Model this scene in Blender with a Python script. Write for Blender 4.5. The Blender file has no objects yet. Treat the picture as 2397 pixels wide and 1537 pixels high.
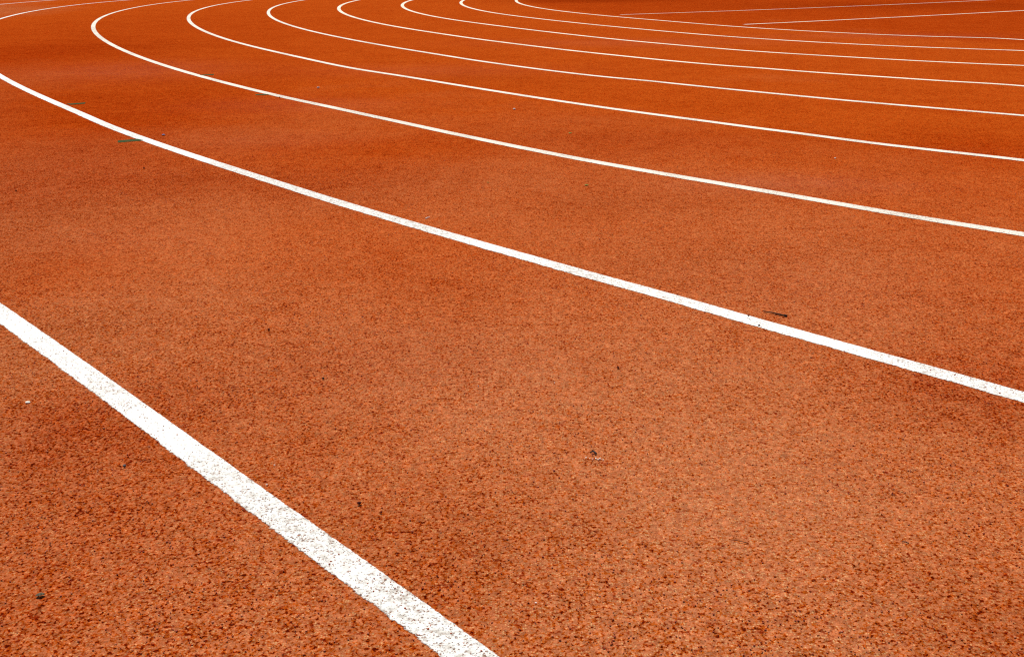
import bpy, math, random
import numpy as np
from mathutils import Matrix, Vector
R = math.radians
sc = bpy.context.scene

# ---------------------------------------------------------------- camera
CAM_H, PITCH, ROLL, F_PX = 0.75045, 0.333436, -0.005099, 2461.81
cam_d = bpy.data.cameras.new("camera"); cam = bpy.data.objects.new("camera", cam_d)
sc.collection.objects.link(cam); sc.camera = cam
cam_d.sensor_width = 36.0; cam_d.lens = F_PX / 2397 * 36.0
cam_d.clip_start = 0.02; cam_d.clip_end = 3000
cp, sp = math.cos(PITCH), math.sin(PITCH); cr, sr = math.cos(ROLL), math.sin(ROLL)
rt0, up0, fw = Vector((1, 0, 0)), Vector((0, sp, cp)), Vector((0, cp, -sp))
rt = cr * rt0 + sr * up0; up = -sr * rt0 + cr * up0
m = Matrix((rt, up, -fw)).transposed().to_4x4(); m.translation = Vector((0, 0, CAM_H))
cam.matrix_world = m

# ---------------------------------------------------------------- sky and sun
SUN_EL, SUN_AZ = R(62), R(-20)         # azimuth from +Y, clockwise positive; sun ahead and a little left
w = bpy.data.worlds.new("World"); sc.world = w; w.use_nodes = True
nt = w.node_tree; nt.nodes.clear()
sky = nt.nodes.new("ShaderNodeTexSky"); sky.sky_type = 'NISHITA'; sky.sun_disc = False
sky.sun_elevation = SUN_EL; sky.sun_rotation = SUN_AZ
bg = nt.nodes.new("ShaderNodeBackground"); bg.inputs[1].default_value = 0.08
wo = nt.nodes.new("ShaderNodeOutputWorld")
nt.links.new(sky.outputs[0], bg.inputs[0]); nt.links.new(bg.outputs[0], wo.inputs[0])
sun_d = bpy.data.lights.new("sun", 'SUN'); sun = bpy.data.objects.new("sun", sun_d)
sc.collection.objects.link(sun)
sun_d.energy = 4.2; sun_d.angle = R(0.53); sun_d.color = (1.0, 0.95, 0.88)
sdir = Vector((math.sin(SUN_AZ) * math.cos(SUN_EL), math.cos(SUN_AZ) * math.cos(SUN_EL), math.sin(SUN_EL)))
sun.rotation_euler = sdir.to_track_quat('Z', 'Y').to_euler(); sun.location = sdir * 30
sc.view_settings.view_transform = 'Standard'; sc.view_settings.look = 'None'
sc.view_settings.exposure = 0.19; sc.view_settings.gamma = 1.0; sc.view_settings.use_curve_mapping = False
sc.render.engine = 'CYCLES'
sc.cycles.use_denoising = False
sc.cycles.max_bounces = 4
sc.cycles.feature_set = 'EXPERIMENTAL'; sc.cycles.dicing_rate = 0.8; sc.cycles.offscreen_dicing_scale = 12
sc.cycles.pixel_filter_type = 'BLACKMAN_HARRIS'; sc.cycles.filter_width = 1.2

# ---------------------------------------------------------------- helpers
COL = sc.collection
def tag(o, label=None, cat=None, group=None, kind=None):
    for k, v in (('label', label), ('category', cat), ('group', group), ('kind', kind)):
        if v: o[k] = v
    return o
def mesh_obj(name, verts, faces, mat, parent=None, smooth=False):
    me = bpy.data.meshes.new(name); me.from_pydata([tuple(v) for v in verts], [], [tuple(f) for f in faces])
    if mat: me.materials.append(mat)
    if smooth: me.polygons.foreach_set('use_smooth', [True] * len(me.polygons))
    me.update(); o = bpy.data.objects.new(name, me); COL.objects.link(o)
    if parent: o.parent = parent
    return o

class NB:
    """small node builder"""
    def __init__(s, name):
        s.m = bpy.data.materials.new(name); s.m.use_nodes = True
        s.t = s.m.node_tree; s.t.nodes.clear()
        s.pos = s.t.nodes.new('ShaderNodeNewGeometry').outputs['Position']
    def put(s, sock, v):
        if v is None: return
        if isinstance(v, bpy.types.NodeSocket): s.t.links.new(v, sock)
        elif isinstance(v, tuple) and len(v) == 3 and sock.type == 'RGBA': sock.default_value = (*v, 1)
        else: sock.default_value = v
    def noise(s, scale, detail=2.0, rough=0.5, vec=None, dist=0.0, dims='2D', col=False):
        n = s.t.nodes.new('ShaderNodeTexNoise'); n.noise_dimensions = dims
        s.put(n.inputs['Vector'], vec or s.pos); n.inputs['Scale'].default_value = scale
        n.inputs['Detail'].default_value = detail; n.inputs['Roughness'].default_value = rough
        n.inputs['Distortion'].default_value = dist
        return n.outputs['Color'] if col else n.outputs['Fac']
    def voro(s, scale, vec=None, feat='F1'):
        n = s.t.nodes.new('ShaderNodeTexVoronoi'); n.voronoi_dimensions = '2D'; n.feature = feat
        s.put(n.inputs['Vector'], vec or s.pos); n.inputs['Scale'].default_value = scale
        return n.outputs['Distance'], n.outputs['Color']
    def math(s, op, a, b=None, c=None, clamp=False):
        n = s.t.nodes.new('ShaderNodeMath'); n.operation = op; n.use_clamp = clamp
        s.put(n.inputs[0], a); s.put(n.inputs[1], b)
        if c is not None: s.put(n.inputs[2], c)
        return n.outputs[0]
    def ramp(s, v, a, b, c=0.0, d=1.0, smooth=True):
        n = s.t.nodes.new('ShaderNodeMapRange'); n.clamp = True
        n.interpolation_type = 'SMOOTHSTEP' if smooth else 'LINEAR'
        s.put(n.inputs[0], v)
        for i, q in zip((1, 2, 3, 4), (a, b, c, d)): s.put(n.inputs[i], q)
        return n.outputs[0]
    def mix(s, f, a, b, mode='MIX'):
        n = s.t.nodes.new('ShaderNodeMix'); n.data_type = 'RGBA'; n.blend_type = mode
        s.put(n.inputs[0], f); s.put(n.inputs[6], a); s.put(n.inputs[7], b)
        return n.outputs[2]
    def comp(s, c, i=0):
        n = s.t.nodes.new('ShaderNodeSeparateColor'); s.put(n.inputs[0], c); return n.outputs[i]
    def attr(s, name):
        n = s.t.nodes.new('ShaderNodeAttribute'); n.attribute_name = name; return n.outputs['Fac']
    def warp(s, scale, amt):
        n = s.noise(scale, 2.0, col=True)
        v = s.t.nodes.new('ShaderNodeVectorMath'); v.operation = 'SUBTRACT'; s.put(v.inputs[0], n); v.inputs[1].default_value = (.5, .5, .5)
        k = s.t.nodes.new('ShaderNodeVectorMath'); k.operation = 'SCALE'; s.put(k.inputs[0], v.outputs[0]); k.inputs[3].default_value = amt
        a = s.t.nodes.new('ShaderNodeVectorMath'); a.operation = 'ADD'; s.put(a.inputs[0], s.pos); s.put(a.inputs[1], k.outputs[0])
        return a.outputs[0]
    def bump(s, h, dist, strength=1.0, normal=None):
        n = s.t.nodes.new('ShaderNodeBump'); s.put(n.inputs['Height'], h); n.inputs['Distance'].default_value = dist
        n.inputs['Strength'].default_value = strength; s.put(n.inputs['Normal'], normal)
        return n.outputs[0]
    def bsdf(s, col, rough, normal=None, spec=0.5):
        n = s.t.nodes.new('ShaderNodeBsdfPrincipled'); s.put(n.inputs['Base Color'], col); s.put(n.inputs['Roughness'], rough)
        s.put(n.inputs['Specular IOR Level'], spec); s.put(n.inputs['Normal'], normal)
        return n.outputs[0]
    def out(s, sh):
        o = s.t.nodes.new('ShaderNodeOutputMaterial'); s.put(o.inputs[0], sh); return s.m

# colours of the rubber: dusty top coat, uncoated orange granule, red granule, open pit with its shade painted in, sand grain
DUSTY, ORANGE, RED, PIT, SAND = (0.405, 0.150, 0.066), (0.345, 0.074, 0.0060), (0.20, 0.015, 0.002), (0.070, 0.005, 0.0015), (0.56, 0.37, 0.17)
RELIEF = 0.0021      # depth of the granular relief, metres

def grain(b, wear):
    """granular rubber: returns colour, height 0..1, pit mask (world space, so paint and track share it)"""
    wv = b.warp(230, 0.005)
    n_or = b.noise(195, 3.0, 0.55, wv)
    n_lg = b.noise(108, 3.0, 0.6, wv)
    n_lo = b.noise(24, 3.0, 0.6)
    n_cl = b.noise(7.0, 4.0, 0.65)
    fine = b.noise(560, 1.5)
    d1, c1 = b.voro(190, wv)
    rnd = b.comp(c1, 0); rnd2 = b.comp(c1, 1)
    # how strongly the dusty coat is broken here; nested shades: orange rim, red core, dark pit
    sh = b.math('ADD', b.math('MULTIPLY', b.math('SUBTRACT', n_lo, 0.5), 0.20), b.math('MULTIPLY', b.math('SUBTRACT', n_cl, 0.5), 0.10))
    sh = b.math('ADD', sh, b.math('MULTIPLY', wear, 0.10))
    e1 = b.math('ADD', b.math('SUBTRACT', n_or, 0.515), sh)
    e2 = b.math('ADD', b.math('SUBTRACT', n_lg, 0.625), b.math('MULTIPLY', sh, 0.8))
    e = b.math('MAXIMUM', e1, e2)
    e = b.math('ADD', e, b.math('MULTIPLY', b.math('SUBTRACT', rnd, 0.5), 0.10))
    col = b.mix(b.ramp(rnd2, 0.0, 1.0, 0.0, 0.5, smooth=False), DUSTY, (0.40, 0.110, 0.034))
    m_or = b.ramp(e, 0.0, 0.04)
    col = b.mix(m_or, col, ORANGE)
    col = b.mix(b.ramp(e, 0.085, 0.14), col, RED)
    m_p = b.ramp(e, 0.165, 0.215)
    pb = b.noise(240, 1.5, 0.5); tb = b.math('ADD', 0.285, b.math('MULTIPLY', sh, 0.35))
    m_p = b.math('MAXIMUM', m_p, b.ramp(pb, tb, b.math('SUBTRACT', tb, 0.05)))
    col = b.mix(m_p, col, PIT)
    # thumbnail-sized clusters of coarser, less dusty granules
    clump = b.math('MULTIPLY', b.ramp(b.noise(52, 2.5, 0.7, wv), 0.60, 0.70), b.ramp(e, -0.09, 0.02, 0.15, 0.75))
    col = b.mix(clump, col, (0.17, 0.014, 0.003))
    # darker red brown in the gaps between granules
    gap = b.math('MULTIPLY', b.ramp(d1, 0.46, 0.80), b.ramp(b.noise(58, 3.0, 0.6), 0.40, 0.64, 0.05, 0.6))
    col = b.mix(gap, col, (0.22, 0.030, 0.006))
    # pale sand grains
    d3, c3 = b.voro(330)
    m_s = b.math('MULTIPLY', b.ramp(b.comp(c3, 0), 0.72, 0.92), b.ramp(d3, 0.50, 0.26))
    m_s = b.math('MULTIPLY', m_s, b.math('SUBTRACT', 1.0, m_p))
    m_s = b.math('MULTIPLY', m_s, b.ramp(m_or, 0.2, 0.9, 0.65, 0.2))
    col = b.mix(m_s, col, SAND)
    v = b.ramp(fine, 0.25, 0.75, 0.80, 1.20, smooth=False)
    # clumping of the granules at every size up to a hand's breadth
    cl = b.noise(74, 6.0, 0.9)
    v = b.math('MULTIPLY', v, b.ramp(cl, 0.33, 0.67, 0.60, 1.40, smooth=False))
    # far lanes are rolled coarser: clumps stretched across a few centimetres
    v = b.math('MULTIPLY', v, b.ramp(b.noise(22, 3.0, 0.8), 0.30, 0.70, 0.93, 1.07, smooth=False))
    gr = b.t.nodes.new('ShaderNodeCombineColor')
    for i in range(3): b.put(gr.inputs[i], v)
    col = b.mix(1.0, col, gr.outputs[0], 'MULTIPLY')
    h = b.math('MULTIPLY', b.ramp(n_or, 0.25, 0.75, smooth=False), 0.26)
    h = b.math('ADD', h, b.math('MULTIPLY', b.ramp(d1, 0.0, 0.65, 1.0, 0.0), 0.24))
    h = b.math('ADD', h, b.math('MULTIPLY', fine, 0.10))
    h = b.math('ADD', h, 0.40)
    h = b.math('SUBTRACT', h, b.math('MULTIPLY', m_p, 0.36), clamp=True)
    return col, h, m_p

def displace(b, mat, h, scale):
    d = b.t.nodes.new('ShaderNodeDisplacement'); b.put(d.inputs['Height'], h)
    d.inputs['Midlevel'].default_value = 1.0; d.inputs['Scale'].default_value = scale
    o = [n for n in b.t.nodes if n.type == 'OUTPUT_MATERIAL'][0]; b.put(o.inputs['Displacement'], d.outputs[0])
    mat.displacement_method = 'BOTH'
    return mat

def track_material():
    b = NB('rubber_track')
    dark, red, mauve, dusty = b.attr('dark'), b.attr('red'), b.attr('mauve'), b.attr('dusty')
    big = b.noise(0.9, 5.0, 0.62); mid = b.noise(4.5, 4.0, 0.6)
    wear = b.math('ADD', b.math('MULTIPLY', b.math('SUBTRACT', big, 0.5), 0.6), b.math('MULTIPLY', b.math('SUBTRACT', mid, 0.5), 0.6))
    wear = b.math('ADD', wear, b.math('MULTIPLY', red, 0.9))
    wear = b.math('ADD', wear, b.math('MULTIPLY', dark, 0.5))
    wear = b.math('SUBTRACT', wear, dusty)
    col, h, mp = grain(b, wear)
    brk = b.ramp(b.noise(11, 4.0, 0.65), 0.25, 0.75, 0.55, 1.25, smooth=False)
    # deeper orange painted in for shaded granule sides seen at a grazing angle
    shade_tint = b.math('ADD', b.attr('shade_tint'), b.math('MULTIPLY', b.math('SUBTRACT', big, 0.5), 0.5))
    def dye(c, f, tint):          # stains and painted shade both multiply what is there and keep the grain
        return b.mix(1.0, c, b.mix(f, (1, 1, 1), tint), 'MULTIPLY')
    col = dye(col, b.math('MULTIPLY', shade_tint, 1.0, clamp=True), (1.04, 0.50, 0.12))
    col = dye(col, b.math('MULTIPLY', dark, brk, clamp=True), (0.55, 0.42, 0.34))
    col = dye(col, b.math('MULTIPLY', red, brk, clamp=True), (0.76, 0.40, 0.28))
    col = b.mix(b.math('MULTIPLY', b.math('MULTIPLY', mauve, brk), 0.13, clamp=True), col, (0.33, 0.15, 0.12))
    t2 = b.noise(2.1, 5.0, 0.6)
    col = dye(col, b.ramp(t2, 0.38, 0.70, 0.0, 0.32), (0.82, 0.66, 0.50))
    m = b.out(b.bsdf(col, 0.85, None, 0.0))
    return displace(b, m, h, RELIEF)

def paint_material(name, base, half, rag, wearlvl, stain=(0.38, 0.32, 0.25)):
    b = NB(name)
    col_t, h, mp = grain(b, 0.0)
    lat = b.attr('lateral')
    n1 = b.noise(150, 3.0, 0.6); n2 = b.noise(22, 3.0, 0.6)
    n = b.math('ADD', b.math('MULTIPLY', b.math('SUBTRACT', n1, 0.5), rag), b.math('MULTIPLY', b.math('SUBTRACT', n2, 0.5), 0.008))
    outer = b.ramp(lat, -0.01, 0.01, 0.35, 1.0)       # outer edge is the rough one
    d = b.math('SUBTRACT', half, b.math('ADD', b.math('ABSOLUTE', lat), b.math('MULTIPLY', n, outer)))
    alpha = b.ramp(d, -0.0004, b.math('MULTIPLY', outer, 0.0024))
    # worn through at the pits, more in scuffed patches
    worn = b.attr('worn')
    sc_ = b.math('ADD', b.noise(2.6, 5.0, 0.62), b.math('MULTIPLY', worn, 0.26))
    dens = b.ramp(sc_, 0.44, 0.74, 0.0, 1.0)
    thr = b.math('SUBTRACT', 0.50 - wearlvl, b.math('MULTIPLY', dens, 0.28))
    fl = b.math('MULTIPLY', b.ramp(mp, 0.1, 0.8), b.ramp(b.noise(90, 2.0), thr, b.math('ADD', thr, 0.14)))
    thin = b.ramp(b.noise(240, 3.0, 0.7), b.math('SUBTRACT', 0.80, b.math('MULTIPLY', dens, 0.20)), b.math('SUBTRACT', 0.90, b.math('MULTIPLY', dens, 0.20)))
    dc, cc = b.voro(215, b.warp(260, 0.006))
    cg = b.math('SUBTRACT', 0.90 - wearlvl, b.math('MULTIPLY', dens, 0.26))
    chip = b.math('MULTIPLY', b.ramp(b.comp(cc, 2), cg, b.math('ADD', cg, 0.10)), b.ramp(dc, 0.40, 0.15))
    fl = b.math('MAXIMUM', fl, chip)
    alpha = b.math('MULTIPLY', alpha, b.math('SUBTRACT', 1.0, b.math('MULTIPLY', thin, 0.7)))
    dirt = b.math('MULTIPLY', b.ramp(b.noise(70, 4.0, 0.7), 0.40, 0.72), b.ramp(sc_, 0.44, 0.78, 0.04, 0.75))
    col = b.mix(dirt, base, stain)
    col = b.mix(b.math('MULTIPLY', fl, 0.85), col, (0.22, 0.085, 0.040))
    s = b.bsdf(col, 0.9, None, 0.0)
    tr = b.t.nodes.new('ShaderNodeBsdfTransparent')
    mx = b.t.nodes.new('ShaderNodeMixShader'); b.put(mx.inputs[0], alpha); b.put(mx.inputs[1], tr.outputs[0]); b.put(mx.inputs[2], s)
    return displace(b, b.out(mx.outputs[0]), h, 0.0013)

def simple(name, col, rough=0.8, nscale=300, var=0.35, bump=0.0006, spec=0.3):
    b = NB(name)
    n = b.noise(nscale, 3.0, 0.6, dims='3D')
    c = b.mix(b.ramp(n, 0.3, 0.7), tuple(x * (1 - var) for x in col), tuple(min(1, x * (1 + var)) for x in col))
    return b.out(b.bsdf(c, rough, b.bump(n, bump), spec * 0.3))

M_TRACK = track_material()
M_WHITE = paint_material('white_line_paint', (0.79, 0.775, 0.71), 0.0255, 0.008, 0.0)
M_CREAM = paint_material('cream_line_paint', (0.74, 0.69, 0.58), 0.0265, 0.008, 0.0)
M_WIDE = paint_material('broad_cream_line_paint', (0.80, 0.71, 0.56), 0.031, 0.008, 0.0)
M_THIN = paint_material('worn_white_line_paint', (0.76, 0.68, 0.55), 0.026, 0.006, 0.10)
M_GREEN = paint_material('green_mark_paint', (0.048, 0.070, 0.030), 1.0, 0.008, 0.12, (0.07, 0.05, 0.02))

# ---------------------------------------------------------------- track surface
CX, CY, R0, TH, LANE = 23.98548, 24.58245, 33.61263, -2.418376, 1.22
def warp_axis(lo, hi, c, n, k=1.6):
    a, b_ = math.asinh((lo - c) / k), math.asinh((hi - c) / k)
    return c + k * np.sinh(np.linspace(a, b_, n))
xs = warp_axis(-75, 95, 0.0, 420); ys = warp_axis(-45, 95, 1.5, 420)
gx, gy = np.meshgrid(xs, ys)
nx, ny = len(xs), len(ys)
V = np.stack([gx.ravel(), gy.ravel(), np.zeros(nx * ny)], 1)
ii = np.arange(nx * ny).reshape(ny, nx)
Fq = np.stack([ii[:-1, :-1].ravel(), ii[:-1, 1:].ravel(), ii[1:, 1:].ravel(), ii[1:, :-1].ravel()], 1)
me = bpy.data.meshes.new('track_surface')
me.vertices.add(len(V)); me.vertices.foreach_set('co', V.astype(np.float32).ravel())
me.loops.add(Fq.size); me.loops.foreach_set('vertex_index', Fq.astype(np.int32).ravel())
me.polygons.add(len(Fq)); me.polygons.foreach_set('loop_start', np.arange(0, Fq.size, 4, dtype=np.int32))
me.update(); me.validate(); me.materials.append(M_TRACK)
# tone patches of the rubber: wear, stains and painted shade, each (x, y, radius x, radius y, turn, strength)
STAINS_AND_SHADE = {'dark': [(-2.666, 5.855, 0.719, 3.373, 0.07), (-0.737, 1.424, 0.131, 0.438, 0.1), (-0.604, 3.703, 0.261, 0.266, 0.14), (-0.97, 2.149, 0.176, 0.169, 0.2), (0.341, 3.399, 0.269, 0.162, 0.16), (0.36, 4.847, 0.339, 0.381, 0.13), (-1.28, 2.621, 0.133, 0.242, 0.2), (-0.06, 1.291, 0.152, 0.093, 0.16), (-1.478, 3.316, 0.193, 0.155, 0.13), (-0.43, 1.985, 0.19, 0.122, 0.16), (0.803, 1.73, 0.123, 0.115, 0.2), (0.582, 1.084, 0.086, 0.105, 0.33), (0.639, 2.752, 0.232, 0.131, 0.1), (1.507, 4.687, 0.289, 0.297, 0.13), (7.133, 20.267, 2.883, 1.848, 0.4), (1.69, 23.487, 1.623, 1.092, 0.6), (-0.318, 7.588, 0.465, 0.418, 0.16), (-3.749, 10.652, 0.651, 0.693, 0.1), (-0.557, 1.188, 0.126, 0.091, 0.07), (-1.095, 3.956, 0.196, 0.173, 0.13)],  # patches along the view's side edges also carry painted lens darkening
 'red': [(-0.628, 1.297, 0.304, 0.441, 0.22), (-4.966, 12.744, 2.593, 5.716, 0.25), (-1.8, 3.658, 0.394, 3.286, 0.35), (-2.649, 6.037, 0.642, 1.189, 0.25), (-4.326, 9.669, 0.788, 1.459, 0.35), (-0.707, 3.863, 0.416, 0.331, 0.2), (-1.377, 3.88, 0.417, 0.334, 0.15), (-0.651, 4.638, 0.382, 0.29, 0.2), (-0.773, 1.658, 0.148, 0.161, 0.4), (1.993, 4.445, 0.275, 0.322, 0.4), (0.883, 1.83, 0.161, 0.17, 0.4), (0.58, 4.717, 0.485, 0.3, 0.2)],
 'mauve': [(-2.907, 8.199, 0.602, 0.625, 0.7), (1.002, 3.738, 0.31, 0.155, 0.7), (-1.205, 6.074, 0.447, 0.291, 0.5), (-0.625, 8.077, 0.725, 0.404, 0.4), (1.219, 10.886, 1.152, 0.481, 0.5), (3.935, 11.732, 0.955, 0.348, 0.5), (-1.113, 4.771, 0.294, 0.245, 0.3), (-0.169, 1.957, 0.255, 0.192, 0.3), (-1.114, 2.975, 0.187, 0.203, 0.2), (0.726, 2.435, 0.259, 0.211, 0.2)],
 'shade_tint': [(-0.658, 1.297, 0.304, 0.441, 0.22), (-4.709, 12.723, 3.106, 5.695, 0.25), (-0.814, 2.78, 0.819, 0.554, 0.25), (-10.398, 24.489, 6.967, 2.696, 0.9), (-5.68, 14.614, 2.972, 7.881, 0.6), (-2.214, 5.837, 0.837, 1.522, 0.45), (-0.712, 4.42, 0.546, 0.427, 0.3), (-1.213, 2.619, 0.166, 0.242, 0.25)],
 'dusty': [(-0.828, 3.073, 0.334, 0.436, 0.15), (0.067, 3.054, 0.332, 0.267, 0.3), (0.073, 1.648, 0.368, 0.326, 0.3), (0.385, 1.412, 0.227, 0.206, 0.3), (-0.093, 2.193, 0.282, 0.175, 0.2), (-0.931, 2.782, 0.304, 0.27, 0.1)]}
X_, Y_ = V[:, 0], V[:, 1]
for key in ('dark', 'red', 'mauve', 'dusty', 'shade_tint'):
    a = np.zeros(len(V))
    for (sx, sy, rx, ry, s) in STAINS_AND_SHADE.get(key, []):
        q = ((X_ - sx) / rx) ** 2 + ((Y_ - sy) / ry) ** 2
        a += s * np.exp(-0.7 * q)
    if key == 'shade_tint':     # painted shade of the granule sides grows towards the inner lanes
        r = np.hypot(X_ - CX, Y_ - CY); a += np.clip((R0 + 0.8 - r) / (4.0 * LANE), 0, 1) * 1.05
    if key == 'red':      # the older rubber of the infield
        r = np.hypot(X_ - CX, Y_ - CY)
        a += 0.34 / (1 + np.exp((r - (R0 - 8 * LANE - 0.12)) / 0.10))
    at = me.attributes.new(key, 'FLOAT', 'POINT'); at.data.foreach_set('value', a.astype(np.float32))
track = bpy.data.objects.new('track_surface', me); COL.objects.link(track); tag(track, kind='structure')

def dice(o):
    """micro-relief: the renderer dices this mesh and displaces it by the material's height"""
    md = o.modifiers.new('relief', 'SUBSURF'); md.subdivision_type = 'SIMPLE'; md.levels = 0; md.render_levels = 1
    o.cycles.use_adaptive_subdivision = True
dice(track)

bg_ = NB('grass_ground')
gn = bg_.noise(40, 4.0, 0.7); gb = bg_.noise(0.3, 3.0)
gc = bg_.mix(gn, (0.035, 0.07, 0.015), (0.10, 0.15, 0.04)); gc = bg_.mix(bg_.ramp(gb, 0.3, 0.7, 0, 0.4), gc, (0.12, 0.12, 0.05))
M_GRASS = bg_.out(bg_.bsdf(gc, 0.9, bg_.bump(gn, 0.03), 0.1))
G = 1500
gr = mesh_obj('grass_ground', [(-G, -G, -0.06), (G, -G, -0.06), (G, G, -0.06), (-G, G, -0.06)], [(0, 1, 2, 3)], M_GRASS)
tag(gr, kind='structure')

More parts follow.
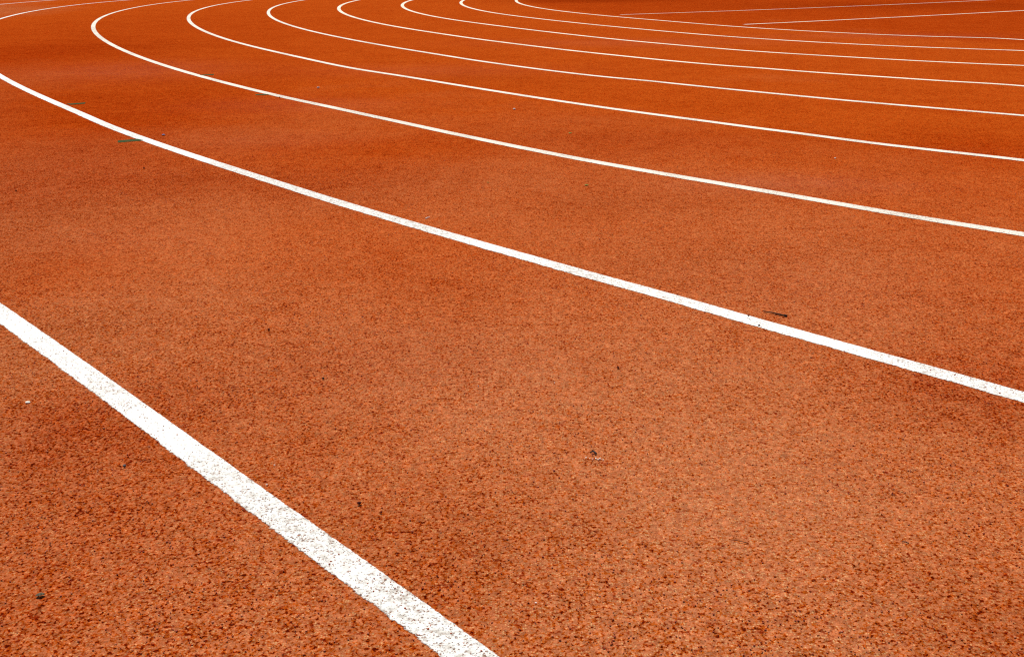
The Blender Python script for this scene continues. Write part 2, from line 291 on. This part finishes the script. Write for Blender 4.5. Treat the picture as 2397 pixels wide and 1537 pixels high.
# ---------------------------------------------------------------- lane lines
OFF = [[[-27.934, 0.9527], [-26.753, 1.0353], [-25.527, 1.0857], [-24.25, 1.1037], [-23.144, 1.0945], [-21.996, 1.0644], [-0.117, 0.0003], [0.035, -0.0002], [0.186, -0.001], [0.337, -0.0017], [0.487, -0.0021], [0.637, -0.0023], [0.786, -0.0022], [0.935, -0.0016], [1.084, -0.0007], [1.232, 0.0], [1.38, 0.0001], [1.527, 0.0], [1.675, 0.0006], [1.824, 0.0026]],
 [[-26.511, 0.2847], [-25.356, 0.3825], [-24.195, 0.4648], [-22.997, 0.5194], [-21.934, 0.5328], [-20.82, 0.5231], [-19.903, 0.5042], [-18.959, 0.4755], [-17.984, 0.4369], [-16.975, 0.3903], [-16.199, 0.3517], [-15.409, 0.3114], [-14.605, 0.2704], [-13.788, 0.2295], [-12.96, 0.1896], [-12.122, 0.1516], [-7.906, 0.0131], [-7.361, 0.0018], [-6.819, -0.0079], [-6.28, -0.016], [-5.916, -0.0208], [-5.543, -0.0253], [-5.174, -0.0294], [-4.86, -0.0327], [-4.546, -0.0356], [-4.233, -0.0378], [-3.918, -0.0389], [-3.655, -0.0388], [-3.387, -0.0367], [-3.108, -0.0298], [-2.825, -0.0201], [-2.56, -0.0154], [-2.306, -0.0132], [-2.054, -0.0115], [-1.855, -0.0106], [-1.658, -0.0102], [-1.46, -0.0095], [-1.263, -0.0085], [-1.067, -0.0072], [-0.869, -0.0054], [-0.67, -0.0013], [-0.522, 0.0009], [-0.375, 0.0025], [-0.229, 0.0039], [-0.084, 0.005], [0.062, 0.0059], [0.207, 0.0065], [0.353, 0.0066], [0.496, 0.004], [0.641, 0.0032], [0.787, 0.0031], [0.927, -0.0053], [1.076, -0.0042], [1.225, -0.003], [1.373, -0.0061], [1.523, -0.0077], [1.674, -0.0115], [1.829, -0.0133]],
 [[-25.611, 0.0504], [-24.383, 0.1183], [-23.117, 0.1624], [-22.028, 0.1814], [-20.906, 0.1854], [-19.75, 0.1768], [-18.804, 0.163], [-17.842, 0.145], [-16.867, 0.1242], [-15.883, 0.1019], [-15.14, 0.0846], [-14.392, 0.0671], [-13.641, 0.0496], [-12.891, 0.0327], [-12.14, 0.0165], [-11.379, 0.0013], [-10.599, -0.0122], [-9.806, -0.0229], [-9.272, -0.0281], [-8.737, -0.0315], [-8.201, -0.0329], [-7.665, -0.0325], [-7.133, -0.0303], [-6.605, -0.0269], [-6.084, -0.0229], [-5.615, -0.0188], [-5.258, -0.0156], [-4.905, -0.0124], [-4.554, -0.0092], [-4.206, -0.0061], [-3.91, -0.0036], [-3.615, -0.0011], [-3.322, 0.001], [-3.036, 0.0002], [-2.757, -0.0044], [-2.47, -0.0049], [-2.224, -0.0013], [-1.977, 0.0037], [-1.728, 0.0102], [-1.476, 0.0207], [-1.276, 0.0277], [-1.079, 0.0337], [-0.882, 0.0402], [-0.688, 0.044], [-0.494, 0.048], [-0.303, 0.0487], [-0.117, 0.043], [0.072, 0.0387], [0.262, 0.0321], [0.452, 0.0237], [0.598, 0.0201], [0.747, 0.0196], [0.894, 0.0143], [1.044, 0.0098], [1.191, -0.0033], [1.34, -0.018]],
 [[-24.4, -0.1481], [-23.141, -0.0846], [-22.07, -0.0454], [-20.983, -0.0167], [-19.884, 0.0033], [-18.773, 0.0156], [-17.873, 0.0198], [-16.957, 0.0191], [-16.024, 0.0142], [-15.069, 0.0063], [-14.336, -0.0007], [-13.585, -0.0076], [-12.823, -0.0135], [-12.059, -0.0177], [-11.295, -0.0198], [-10.529, -0.0193], [-9.761, -0.016], [-8.996, -0.0102], [-8.49, -0.0055], [-7.992, -0.001], [-7.501, 0.0026], [-7.016, 0.0054], [-6.531, 0.0086], [-6.041, 0.0144], [-5.538, 0.0261], [-5.153, 0.0406], [-4.795, 0.0543], [-4.458, 0.0603], [-4.106, 0.0495], [-3.763, 0.0324], [-3.437, 0.0301], [-3.147, 0.0341], [-2.856, 0.0394], [-2.567, 0.0436], [-2.275, 0.0506], [-1.985, 0.0565], [-1.699, 0.0582], [-1.46, 0.0599], [-1.225, 0.0568], [-0.991, 0.0507], [-0.755, 0.0449], [-0.512, 0.0471], [-0.274, 0.039], [-0.025, 0.0443], [0.173, 0.0448], [0.366, 0.0294], [0.559, 0.0086], [0.755, -0.0121]],
 [[-23.565, -0.1888], [-22.291, -0.1298], [-21.216, -0.0913], [-20.126, -0.0622], [-19.017, -0.042], [-18.114, -0.0313], [-17.195, -0.0246], [-16.257, -0.0208], [-15.283, -0.0183], [-14.515, -0.0158], [-13.75, -0.012], [-13.012, -0.0074], [-12.285, -0.002], [-11.56, 0.0043], [-10.834, 0.0116], [-10.108, 0.02], [-9.383, 0.0293], [-8.661, 0.0392], [-7.941, 0.0497], [-7.46, 0.0577], [-6.977, 0.0671], [-6.494, 0.0775], [-6.012, 0.0885], [-5.531, 0.1006], [-5.1, 0.115], [-4.7, 0.1355], [-4.302, 0.1564], [-3.922, 0.1679], [-3.549, 0.175], [-3.229, 0.1766], [-2.913, 0.173], [-2.61, 0.1562], [-2.293, 0.1038], [-1.973, 0.0925], [-1.654, 0.0761], [-1.38, 0.0571], [-1.101, 0.0402], [-0.819, 0.0214], [-0.536, -0.004], [-0.253, -0.0396], [0.041, -0.0692], [0.288, -0.1014]],
 [[-22.398, -0.2233], [-21.293, -0.1778], [-20.185, -0.1376], [-19.072, -0.1025], [-17.952, -0.0725], [-17.051, -0.0517], [-16.145, -0.0335], [-15.234, -0.0176], [-14.319, -0.0034], [-13.398, 0.0094], [-12.471, 0.0215], [-11.774, 0.0302], [-11.074, 0.0388], [-10.373, 0.0474], [-9.673, 0.0555], [-8.98, 0.0609], [-8.295, 0.0626], [-7.595, 0.0683], [-6.871, 0.0847], [-6.389, 0.0964], [-5.914, 0.105], [-5.442, 0.1123], [-5.006, 0.1211], [-4.578, 0.1301], [-4.158, 0.1332], [-3.744, 0.1303], [-3.368, 0.1321], [-3.002, 0.1235], [-2.644, 0.1018], [-2.266, 0.0402], [-1.901, 0.0084], [-1.543, -0.0451], [-1.225, -0.101], [-0.893, -0.1491], [-0.569, -0.2352]],
 [[-21.265, -0.2224], [-20.153, -0.1709], [-19.043, -0.1231], [-17.936, -0.0796], [-16.834, -0.0409], [-15.769, -0.0086], [-14.919, 0.0124], [-14.034, 0.0308], [-13.14, 0.0463], [-12.245, 0.0586], [-11.352, 0.0669], [-10.687, 0.0694], [-10.025, 0.0678], [-9.366, 0.0621], [-8.697, 0.0556], [-8.007, 0.0545], [-7.29, 0.0653], [-6.557, 0.0857], [-6.07, 0.0996], [-5.58, 0.1171], [-5.122, 0.1293], [-4.661, 0.1256], [-4.198, 0.1211], [-3.781, 0.1142], [-3.369, 0.099], [-2.936, 0.0451], [-2.552, -0.0252], [-2.158, -0.1009], [-1.75, -0.1807], [-1.342, -0.2907], [-0.976, -0.422]],
 [[-20.042, -0.1698], [-18.942, -0.1135], [-17.846, -0.0618], [-16.767, -0.0159], [-15.741, 0.0211], [-14.883, 0.0465], [-14.007, 0.0685], [-13.13, 0.0864], [-12.255, 0.0992], [-11.388, 0.1047], [-10.533, 0.1001], [-9.679, 0.086], [-9.021, 0.0761], [-8.337, 0.0733], [-7.634, 0.0772], [-6.93, 0.0809], [-6.222, 0.0849], [-5.497, 0.1009], [-4.981, 0.1044], [-4.482, 0.0835], [-3.996, 0.0418], [-3.516, -0.0197], [-3.043, -0.1115], [-2.569, -0.2325], [-2.098, -0.4043], [-1.649, -0.5808]],
 [[-18.945, -0.0965], [-17.844, -0.0409], [-16.786, 0.0083], [-15.801, 0.0459], [-14.732, 0.0778], [-13.869, 0.0978], [-13.009, 0.1114], [-12.157, 0.117], [-11.312, 0.1124], [-10.472, 0.0964], [-9.626, 0.071], [-8.765, 0.0394], [-8.107, 0.0129], [-7.423, -0.0062], [-6.685, 0.006], [-5.952, 0.0161], [-5.303, -0.0161], [-4.762, -0.0592], [-4.241, -0.1399], [-3.719, -0.2426], [-3.216, -0.405], [-2.694, -0.6833]]]
def ribbon(name, P, mat, halfw, z, closed_ends=True):
    """flat painted ribbon with a lateral attribute; positive lateral = left of travel"""
    P = np.asarray(P, float)
    T = np.gradient(P, axis=0); T /= np.linalg.norm(T, axis=1)[:, None]
    N = np.stack([-T[:, 1], T[:, 0]], 1)
    A, B = P + N * halfw, P - N * halfw
    n = len(P)
    vs = [(a[0], a[1], z) for a in A] + [(b[0], b[1], z) for b in B]
    fs = [(i, n + i, n + i + 1, i + 1) for i in range(n - 1)]
    o = mesh_obj(name, vs, fs, mat)
    at = o.data.attributes.new('lateral', 'FLOAT', 'POINT')
    at.data.foreach_set('value', [halfw] * n + [-halfw] * n)
    dice(o)
    return o
def lane_points(k):
    r = R0 - k * LANE
    tab = np.array(OFF[k])
    s0, s1 = -math.pi * r - 60, 60.0
    s = np.concatenate([np.arange(s0, -32, 0.5), np.arange(-32, -8, 0.15), np.arange(-8, 4, 0.04), np.arange(4, s1, 0.5)])
    ts = np.concatenate([[tab[0, 0] - 12, tab[0, 0] - 6], tab[:, 0], [tab[-1, 0] + 2.0, tab[-1, 0] + 7]])
    to = np.concatenate([[0, tab[0, 1] * 0.5], tab[:, 1], [tab[-1, 1] * 0.9, 0]])
    off = np.interp(s, ts, to)
    # light smoothing so that the line bends, never kinks
    g = np.interp(np.arange(s0, s1, 0.04), s, off); ker = np.hanning(13); ker /= ker.sum()
    g = np.convolve(np.pad(g, 6, mode='edge'), ker, 'valid'); off = np.interp(s, np.arange(s0, s1, 0.04)[:len(g)], g)
    # arc, straight after it (s > 0) and straight before it (s < -pi r)
    sa = np.clip(s, -math.pi * r, 0); ang = TH + sa / r
    rr = r + off
    px = CX + rr * np.cos(ang); py = CY + rr * np.sin(ang)
    tx, ty = -math.sin(TH), math.cos(TH)
    px += np.maximum(s, 0) * tx; py += np.maximum(s, 0) * ty
    e = np.maximum(-math.pi * r - s, 0); px += e * tx; py += e * ty
    return np.stack([px, py], 1)
LINE_LABELS = [
 'thick white lane line crossing the lower left corner, nearest and widest of the curved lines',
 'second nearest white lane line, running from the left edge past the dark twig',
 'white curved lane line third from the front, with two faint green dashes beside it',
 'white curved lane line fourth from the front, just inside the line with faint green dashes',
 'white curved lane line fifth from the front, the middle one of the nine',
 'white curved lane line sixth from the front, four lines out from the infield',
 'white curved lane line seventh from the front, third out from the infield',
 'white curved lane line eighth from the front, next to the innermost line',
 'thin innermost white lane line, bordering the darker red infield at the top']
for k in range(9):
    P = lane_points(k)[::-1]          # travel reversed so that the outer side has positive lateral
    o = ribbon('lane_line', P, M_WHITE if k < 2 else (M_CREAM if k < 5 else M_WIDE), 0.038, 0.0006)
    a = o.data.attributes['lateral']; n = len(P)
    # make sure positive lateral = away from the bend centre
    mid = n // 2; rc = lambda q: math.hypot(q[0] - CX, q[1] - CY)
    if rc(o.data.vertices[mid].co) < rc(o.data.vertices[n + mid].co):
        a.data.foreach_set('value', [-0.038] * n + [0.038] * n)
    # stretches of a line where the paint has been trodden thin
    WORN = {1: [((-1.66, 4.01), (-0.09, 2.95))], 2: [((-1.53, 6.6), (-0.44, 5.1)), ((-9.4, 13.2), (-5.5, 10.1))]}.get(k, [])
    wn = np.full(n, 0.32)
    for (p0, p1) in WORN:
        a0, a1 = sorted(int(np.argmin(np.hypot(*(P - np.array(q)).T))) for q in (p0, p1))
        t_ = np.arange(n); wn = np.maximum(wn, np.clip(np.minimum((t_ - a0) / 6.0, (a1 - t_) / 2.0), 0, 1))
    at = o.data.attributes.new('worn', 'FLOAT', 'POINT'); at.data.foreach_set('value', list(wn) * 2)
    tag(o, LINE_LABELS[k], 'lane line', 'white lane lines around the bend')
def spline(pts, n=60):
    pts = np.array(pts, float); t = np.concatenate([[0], np.cumsum(np.hypot(*np.diff(pts, axis=0).T))])
    c = [np.polyfit(t, pts[:, i], 2) for i in (0, 1)]
    q = np.linspace(0, t[-1], n)
    return np.stack([np.polyval(c[0], q), np.polyval(c[1], q)], 1)
S1 = spline([(1.688, 16.97), (2.047, 17.21), (3.937, 18.212), (5.246, 19.117), (6.192, 19.772), (7.302, 20.59), (9.785, 22.72), (14.6, 27.0)])
S2 = spline([(3.011, 14.051), (3.904, 14.695), (4.78, 15.205), (5.918, 15.899), (8.316, 17.761), (14.4, 22.6)])
tag(ribbon('infield_line', S1, M_THIN, 0.034, 0.0006), 'faint thin straight white line on the red infield, the farther one', 'runway line', 'thin straight lines on the infield')
tag(ribbon('infield_line', S2, M_WIDE, 0.038, 0.0006), 'thin white line on the red infield, the nearer one starting beside the innermost lane line', 'runway line', 'thin straight lines on the infield')

# green survey dashes (painted quads)
def quad_mark(pts, label):
    n = 10; a, b_, c, d = [np.array(p, float) for p in pts]
    vs, lat = [], []
    for i in range(n + 1):
        for j in range(4):
            u, v = i / n, j / 3
            p = (1 - v) * ((1 - u) * a + u * b_) + v * ((1 - u) * d + u * c)
            vs.append((p[0], p[1], 0.0007)); lat.append((abs(v - .5) * 2) * 0.9 + 0.08)
    fs = [(i * 4 + j, i * 4 + j + 1, (i + 1) * 4 + j + 1, (i + 1) * 4 + j) for i in range(n) for j in range(3)]
    o = mesh_obj('green_dash', vs, fs, M_GREEN)
    at = o.data.attributes.new('lateral', 'FLOAT', 'POINT'); at.data.foreach_set('value', lat)
    tag(o, label, 'painted dash', 'short green painted dashes beside the lane lines')
quad_mark([(-2.566, 6.164), (-2.478, 6.224), (-2.458, 6.164), (-2.523, 6.118)], 'short dark green dash on the far side of the second nearest white line')
quad_mark([(-1.79, 4.805), (-1.715, 4.852), (-1.667, 4.801), (-1.769, 4.746)], 'largest dark green dash, on the near side of the second nearest white line')
quad_mark([(-2.262, 7.82), (-2.17, 7.882), (-2.154, 7.809), (-2.231, 7.776)], 'faint small green dash beyond the third white line, the farthest green dash')
quad_mark([(-1.571, 6.588), (-1.512, 6.608), (-1.471, 6.562), (-1.56, 6.539)], 'faint small green dash touching the near edge of the third white line')

# ---------------------------------------------------------------- loose things on the track
rng = np.random.default_rng(7)
def ico(sub=1):
    import bmesh
    bm = bmesh.new(); bmesh.ops.create_icosphere(bm, subdivisions=sub, radius=1.0)
    v = np.array([q.co[:] for q in bm.verts]); f = [[q.index for q in p.verts] for p in bm.faces]; bm.free(); return v, f
def stone(name, x, y, size, mat, label, cat, group=None, flat=0.6, rot=0.0, rough=0.18, seed=0, aspect=0.7):
    v, f = ico(2); r = np.random.default_rng(seed)
    for _ in range(5):
        d = r.normal(size=3); d /= np.linalg.norm(d); k = r.uniform(0.45, 0.85)
        t = v @ d; v = v - np.outer(np.maximum(t - k, 0), d) * 0.9
    v = v * (1 + rough * r.normal(size=(len(v), 1)) * 0.35)
    v = v * np.array([1, aspect, flat]) * size / 2
    c, s = math.cos(rot), math.sin(rot); v = v @ np.array([[c, s, 0], [-s, c, 0], [0, 0, 1]])
    v[:, 2] -= v[:, 2].min() + size * 0.04
    o = mesh_obj(name, v, f, mat); o.location = (x, y, 0.0005)
    return tag(o, label, cat, group)
def stick(name, pts, r0, r1, mat, label, cat, group=None, knob=0.0):
    """tapered bent rod resting on the ground"""
    P = np.array(pts, float); t = np.linspace(0, 1, 14); tt = np.linspace(0, 1, len(P))
    Q = np.stack([np.interp(t, tt, P[:, i]) for i in range(3)], 1)
    n = 8; vs, fs = [], []
    T = np.gradient(Q, axis=0)
    for i in range(len(Q)):
        tx = T[i] / np.linalg.norm(T[i]); s_ = np.cross(tx, (0, 0, 1)); s_ /= np.linalg.norm(s_); u_ = np.cross(s_, tx)
        r = r0 + (r1 - r0) * t[i]; r *= 1 + 0.12 * math.sin(i * 2.3) + knob * math.exp(-((t[i] - 0.95) / 0.06) ** 2)
        for k in range(n):
            a = 2 * math.pi * k / n; vs.append(Q[i] + r * (math.cos(a) * s_ + math.sin(a) * u_))
    for i in range(len(Q) - 1):
        for k in range(n): fs.append((i * n + k, i * n + (k + 1) % n, (i + 1) * n + (k + 1) % n, (i + 1) * n + k))
    fs.append(tuple(range(n))[::-1]); fs.append(tuple((len(Q) - 1) * n + k for k in range(n)))
    vs = np.array(vs); base = vs[:, :].mean(0); base[2] = 0; vs = vs - base
    o = mesh_obj(name, vs, fs, mat, smooth=True); o.location = base
    return tag(o, label, cat, group)
def leaf(name, x, y, L, W, rot, mat, label, curl=0.3, seed=0):
    n, k = 10, 5; vs, fs = [], []; r = np.random.default_rng(seed)
    for i in range(n):
        t = i / (n - 1); wdt = W / 2 * math.sin(math.pi * min(1, t * 0.96 + 0.03)) ** 0.8
        for j in range(k):
            q = j / (k - 1) * 2 - 1
            vs.append(((t - .5) * L, q * wdt * (1 + 0.1 * r.normal()), 0.0012 + curl * (abs(q) ** 1.5 * wdt + 0.25 * L * (t - .5) ** 2)))
    for i in range(n - 1):
        for j in range(k - 1): fs.append((i * k + j, (i + 1) * k + j, (i + 1) * k + j + 1, i * k + j + 1))
    o = mesh_obj(name, vs, fs, mat, smooth=True)
    so = o.modifiers.new('thickness', 'SOLIDIFY'); so.thickness = 0.0005
    o.location = (x, y, 0.0005); o.rotation_euler = (0, 0, rot)
    return o

m_wood = simple('dark_bark', (0.022, 0.014, 0.010), 0.7, 500)
m_straw = simple('pale_stem', (0.20, 0.12, 0.06), 0.7, 500)
m_black = simple('black_stone', (0.020, 0.022, 0.022), 0.5, 700)
m_grey = simple('grey_stone', (0.10, 0.11, 0.11), 0.6, 900)
m_white = simple('white_stone', (0.80, 0.76, 0.62), 0.5, 300, 0.08)
m_chalk = simple('pale_chip', (0.72, 0.64, 0.54), 0.6, 600, 0.12)
m_dred = simple('dark_red_rubber', (0.075, 0.010, 0.006), 0.7, 500)
m_leafg = simple('green_leaf', (0.14, 0.20, 0.03), 0.6, 400)
m_leafb = simple('brown_leaf', (0.10, 0.075, 0.045), 0.8, 450, 0.6)
m_blue = simple('blue_scrap', (0.12, 0.14, 0.28), 0.5, 300)

stick('twig', [(0.572, 2.272, 0.0020), (0.590, 2.259, 0.0026), (0.604, 2.246, 0.0024), (0.6165, 2.2345, 0.0028)], 0.0011, 0.0022, m_wood,
      'short straight dark twig lying just beyond the second nearest white line at right', 'twig', knob=0.25)
stick('thin_twig', [(0.299, 1.272, 0.001), (0.308, 1.268, 0.0022), (0.315, 1.2655, 0.0016), (0.322, 1.263, 0.0008)], 0.0003, 0.0006, m_wood,
      'thin curved dry twig on plain rubber in the lower right', 'twig')
stick('seed_husk', [(0.532, 1.2645, 0.001), (0.536, 1.2635, 0.0016), (0.5405, 1.260, 0.001)], 0.0006, 0.0008, m_black,
      'tiny dark curved husk right of the thin dry stem', 'husk')
stick('pale_splinter', [(-0.268, 3.214, 0.001), (-0.262, 3.222, 0.003), (-0.256, 3.230, 0.0015)], 0.0016, 0.0013, m_chalk,
      'tiny pale splinter just beyond the second nearest white line, left of centre', 'splinter')
stone('pebble', -0.882, 1.766, 0.0095, m_white, 'smooth oval white pebble at the left edge below the nearest line', 'pebble', flat=0.45, rough=0.02, seed=3, aspect=0.8)
stone('gravel_stone', -0.616, 1.506, 0.0065, m_grey, 'angular dark grey stone left of the nearest white line', 'stone', seed=4, flat=0.8)
stone('gravel_stone', -0.362, 1.873, 0.0060, m_black, 'small black stone in the first lane, left of centre', 'stone', seed=5, flat=0.75)
leaf('dry_leaf', -0.597, 1.145, 0.011, 0.007, 0.5, m_leafb, '', 0.5, 2)
tag(bpy.data.objects['dry_leaf'], 'small crumpled grey brown leaf in the lower left corner', 'leaf')
o = leaf('green_leaf', 0.270, 3.726, 0.016, 0.011, 0.2, m_leafg, '', 0.2, 3); tag(o, 'small yellow green leaf right of centre, between the second and third white lines', 'leaf', 'small green leaves')
o = leaf('green_leaf', -0.085, 3.782, 0.011, 0.007, -0.5, m_leafg, '', 0.2, 4); tag(o, 'tiny pale green leaf, left one of two between the second and third white lines', 'leaf', 'small green leaves')
o = leaf('green_leaf', 0.278, 4.953, 0.022, 0.014, 0.9, m_leafg, '', 0.2, 5); tag(o, 'faint olive leaf just beyond the third white line, farthest of the three', 'leaf', 'small green leaves')
leaf('blue_scrap', -1.627, 4.951, 0.016, 0.022, 0.3, m_blue, '', 0.3, 6)
tag(bpy.data.objects['blue_scrap'], 'tiny blue grey scrap right of the largest green dash', 'scrap')
# rubber flake: star shaped lump
stick('rubber_flake', [(0.1255, 1.548, 0.001), (0.131, 1.5475, 0.0035), (0.1355, 1.541, 0.0015)], 0.0009, 0.0017, m_black,
      'pointed black flake above a pale scuffed spot, lower right of centre', 'flake')
for i, (x, y, s, lab) in enumerate([
    (-0.226, 1.379, 0.0075, 'dark maroon rubber clump right of the nearest line, lower centre left'),
    (-0.191, 1.353, 0.0045, 'small maroon crumb just right of the larger maroon clump'),
    (0.208, 1.924, 0.0065, 'round dark red crumb right of centre in the first lane'),
    (-0.529, 2.162, 0.006, 'dark crumb in the first lane between the two nearest lines at left'),
    (-1.438, 4.098, 0.009, 'dark crumb left of the second nearest line below the largest green dash'),
    (-1.749, 3.672, 0.008, 'dark crumb by the left edge of the picture, below the second nearest line'),
    (-1.383, 6.405, 0.010, 'dark speck on the near edge of the third line, right of the faint green dash'),
    (-0.135, 10.034, 0.015, 'small dark speck between the sixth and fifth lines at centre'),
    (0.532, 2.242, 0.0055, 'dark red crumb on the far edge of the second line, left of the twig'),
    (0.540, 2.174, 0.0055, 'dark red crumb on the near edge of the second line, below the twig')]):
    stone('rubber_crumb', x, y, s, m_dred, lab, 'crumb', 'dark rubber crumbs', seed=20 + i, flat=0.7, rot=i * 1.1)
for i, (x, y, s, lab) in enumerate([
    (0.019, 5.804, 0.016, 'white chip just beyond the third white line, at centre'),
    (-1.239, 6.902, 0.020, 'pale yellow chip beyond the third line, above the faint green dashes'),
    (-0.064, 1.833, 0.0042, 'tiny white chip near centre of the first lane'),
    (-0.376, 1.441, 0.0036, 'tiny white chip close to the far edge of the nearest line'),
    (-0.378, 1.507, 0.0034, 'tiny greyish chip, second one beyond the edge of the nearest line'),
    (0.080, 1.848, 0.0034, 'tiny white chip right of centre, level with the black stone'),
    (1.309, 4.238, 0.010, 'tiny white chip near the third line at far right'),
    (0.028, 1.123, 0.0034, 'tiny white chip at the bottom, centre right')]):
    stone('white_chip', x, y, s, m_chalk, lab, 'chip', 'tiny white chips', seed=50 + i, flat=0.6, rot=i * 0.9)

for i, (x, y, s) in enumerate([(0.118, 1.529, 0.0034), (0.1285, 1.5245, 0.003), (0.1335, 1.526, 0.0042), (0.137, 1.5215, 0.0046), (0.1405, 1.5245, 0.0046), (0.145, 1.521, 0.003), (0.124, 1.5265, 0.0024)]):
    stone('pale_crumb', x, y, s, m_chalk, 'one of several pale crumbs in the scuffed spot just below the pointed black flake', 'chip', 'pale crumbs below the black flake', seed=80 + i, flat=0.4, rot=i * 0.7)

# ---------------------------------------------------------------- loose rubber crumbs (nobody could count them)
def crumbs():
    v0, f0 = ico(1); f0 = np.array(f0)
    N = 26000
    y = 0.85 + (rng.random(N) ** 1.4) * 3.6; x = (rng.random(N) * 2 - 1) * (0.56 * y + 0.2)
    # clustered like the wear of the coat
    keep = (np.sin(x * 9.1 + 2 * np.sin(y * 5.3)) + np.sin(y * 12.7 + x * 4.1) + rng.normal(size=N) * 1.2) > 0.2
    x, y = x[keep], y[keep]; n = len(x)
    s = rng.uniform(0.0007, 0.0016, n) * (1 + 0.25 * (rng.random(n) > 0.93))
    ang = rng.uniform(0, 2 * math.pi, n); asp = rng.uniform(0.6, 1.0, n); fl = rng.uniform(0.35, 0.7, n)
    v = v0[None] * (1 + 0.22 * rng.normal(size=(n, len(v0), 1)))
    v = v * np.stack([np.ones(n), asp, fl], 1)[:, None, :] * s[:, None, None]
    c, s_ = np.cos(ang)[:, None], np.sin(ang)[:, None]
    vx = v[..., 0] * c - v[..., 1] * s_ + x[:, None]; vy = v[..., 0] * s_ + v[..., 1] * c + y[:, None]
    vz = v[..., 2] + (s * fl * 0.55)[:, None]
    VV = np.stack([vx, vy, vz], -1).reshape(-1, 3).astype(np.float32)
    FF = (f0[None] + (np.arange(n) * len(v0))[:, None, None]).reshape(-1, 3).astype(np.int32)
    me = bpy.data.meshes.new('rubber_granules')
    me.vertices.add(len(VV)); me.vertices.foreach_set('co', VV.ravel())
    me.loops.add(FF.size); me.loops.foreach_set('vertex_index', FF.ravel())
    me.polygons.add(len(FF)); me.polygons.foreach_set('loop_start', np.arange(0, FF.size, 3, dtype=np.int32))
    me.update()
    tint = np.repeat(rng.random(n), len(v0)).astype(np.float32)
    at = me.attributes.new('tint', 'FLOAT', 'POINT'); at.data.foreach_set('value', tint)
    b = NB('loose_granule'); t = b.attr('tint')
    col = b.mix(b.ramp(t, 0.0, 0.5), (0.22, 0.016, 0.004), (0.42, 0.075, 0.012)); col = b.mix(b.ramp(t, 0.6, 0.95), col, (0.50, 0.15, 0.07))
    me.materials.append(b.out(b.bsdf(col, 0.6, None, 0.35)))
    o = bpy.data.objects.new('rubber_granules', me); COL.objects.link(o)
    tag(o, 'loose red and orange rubber granules scattered over the near track', 'rubber granules', kind='stuff')
crumbs()
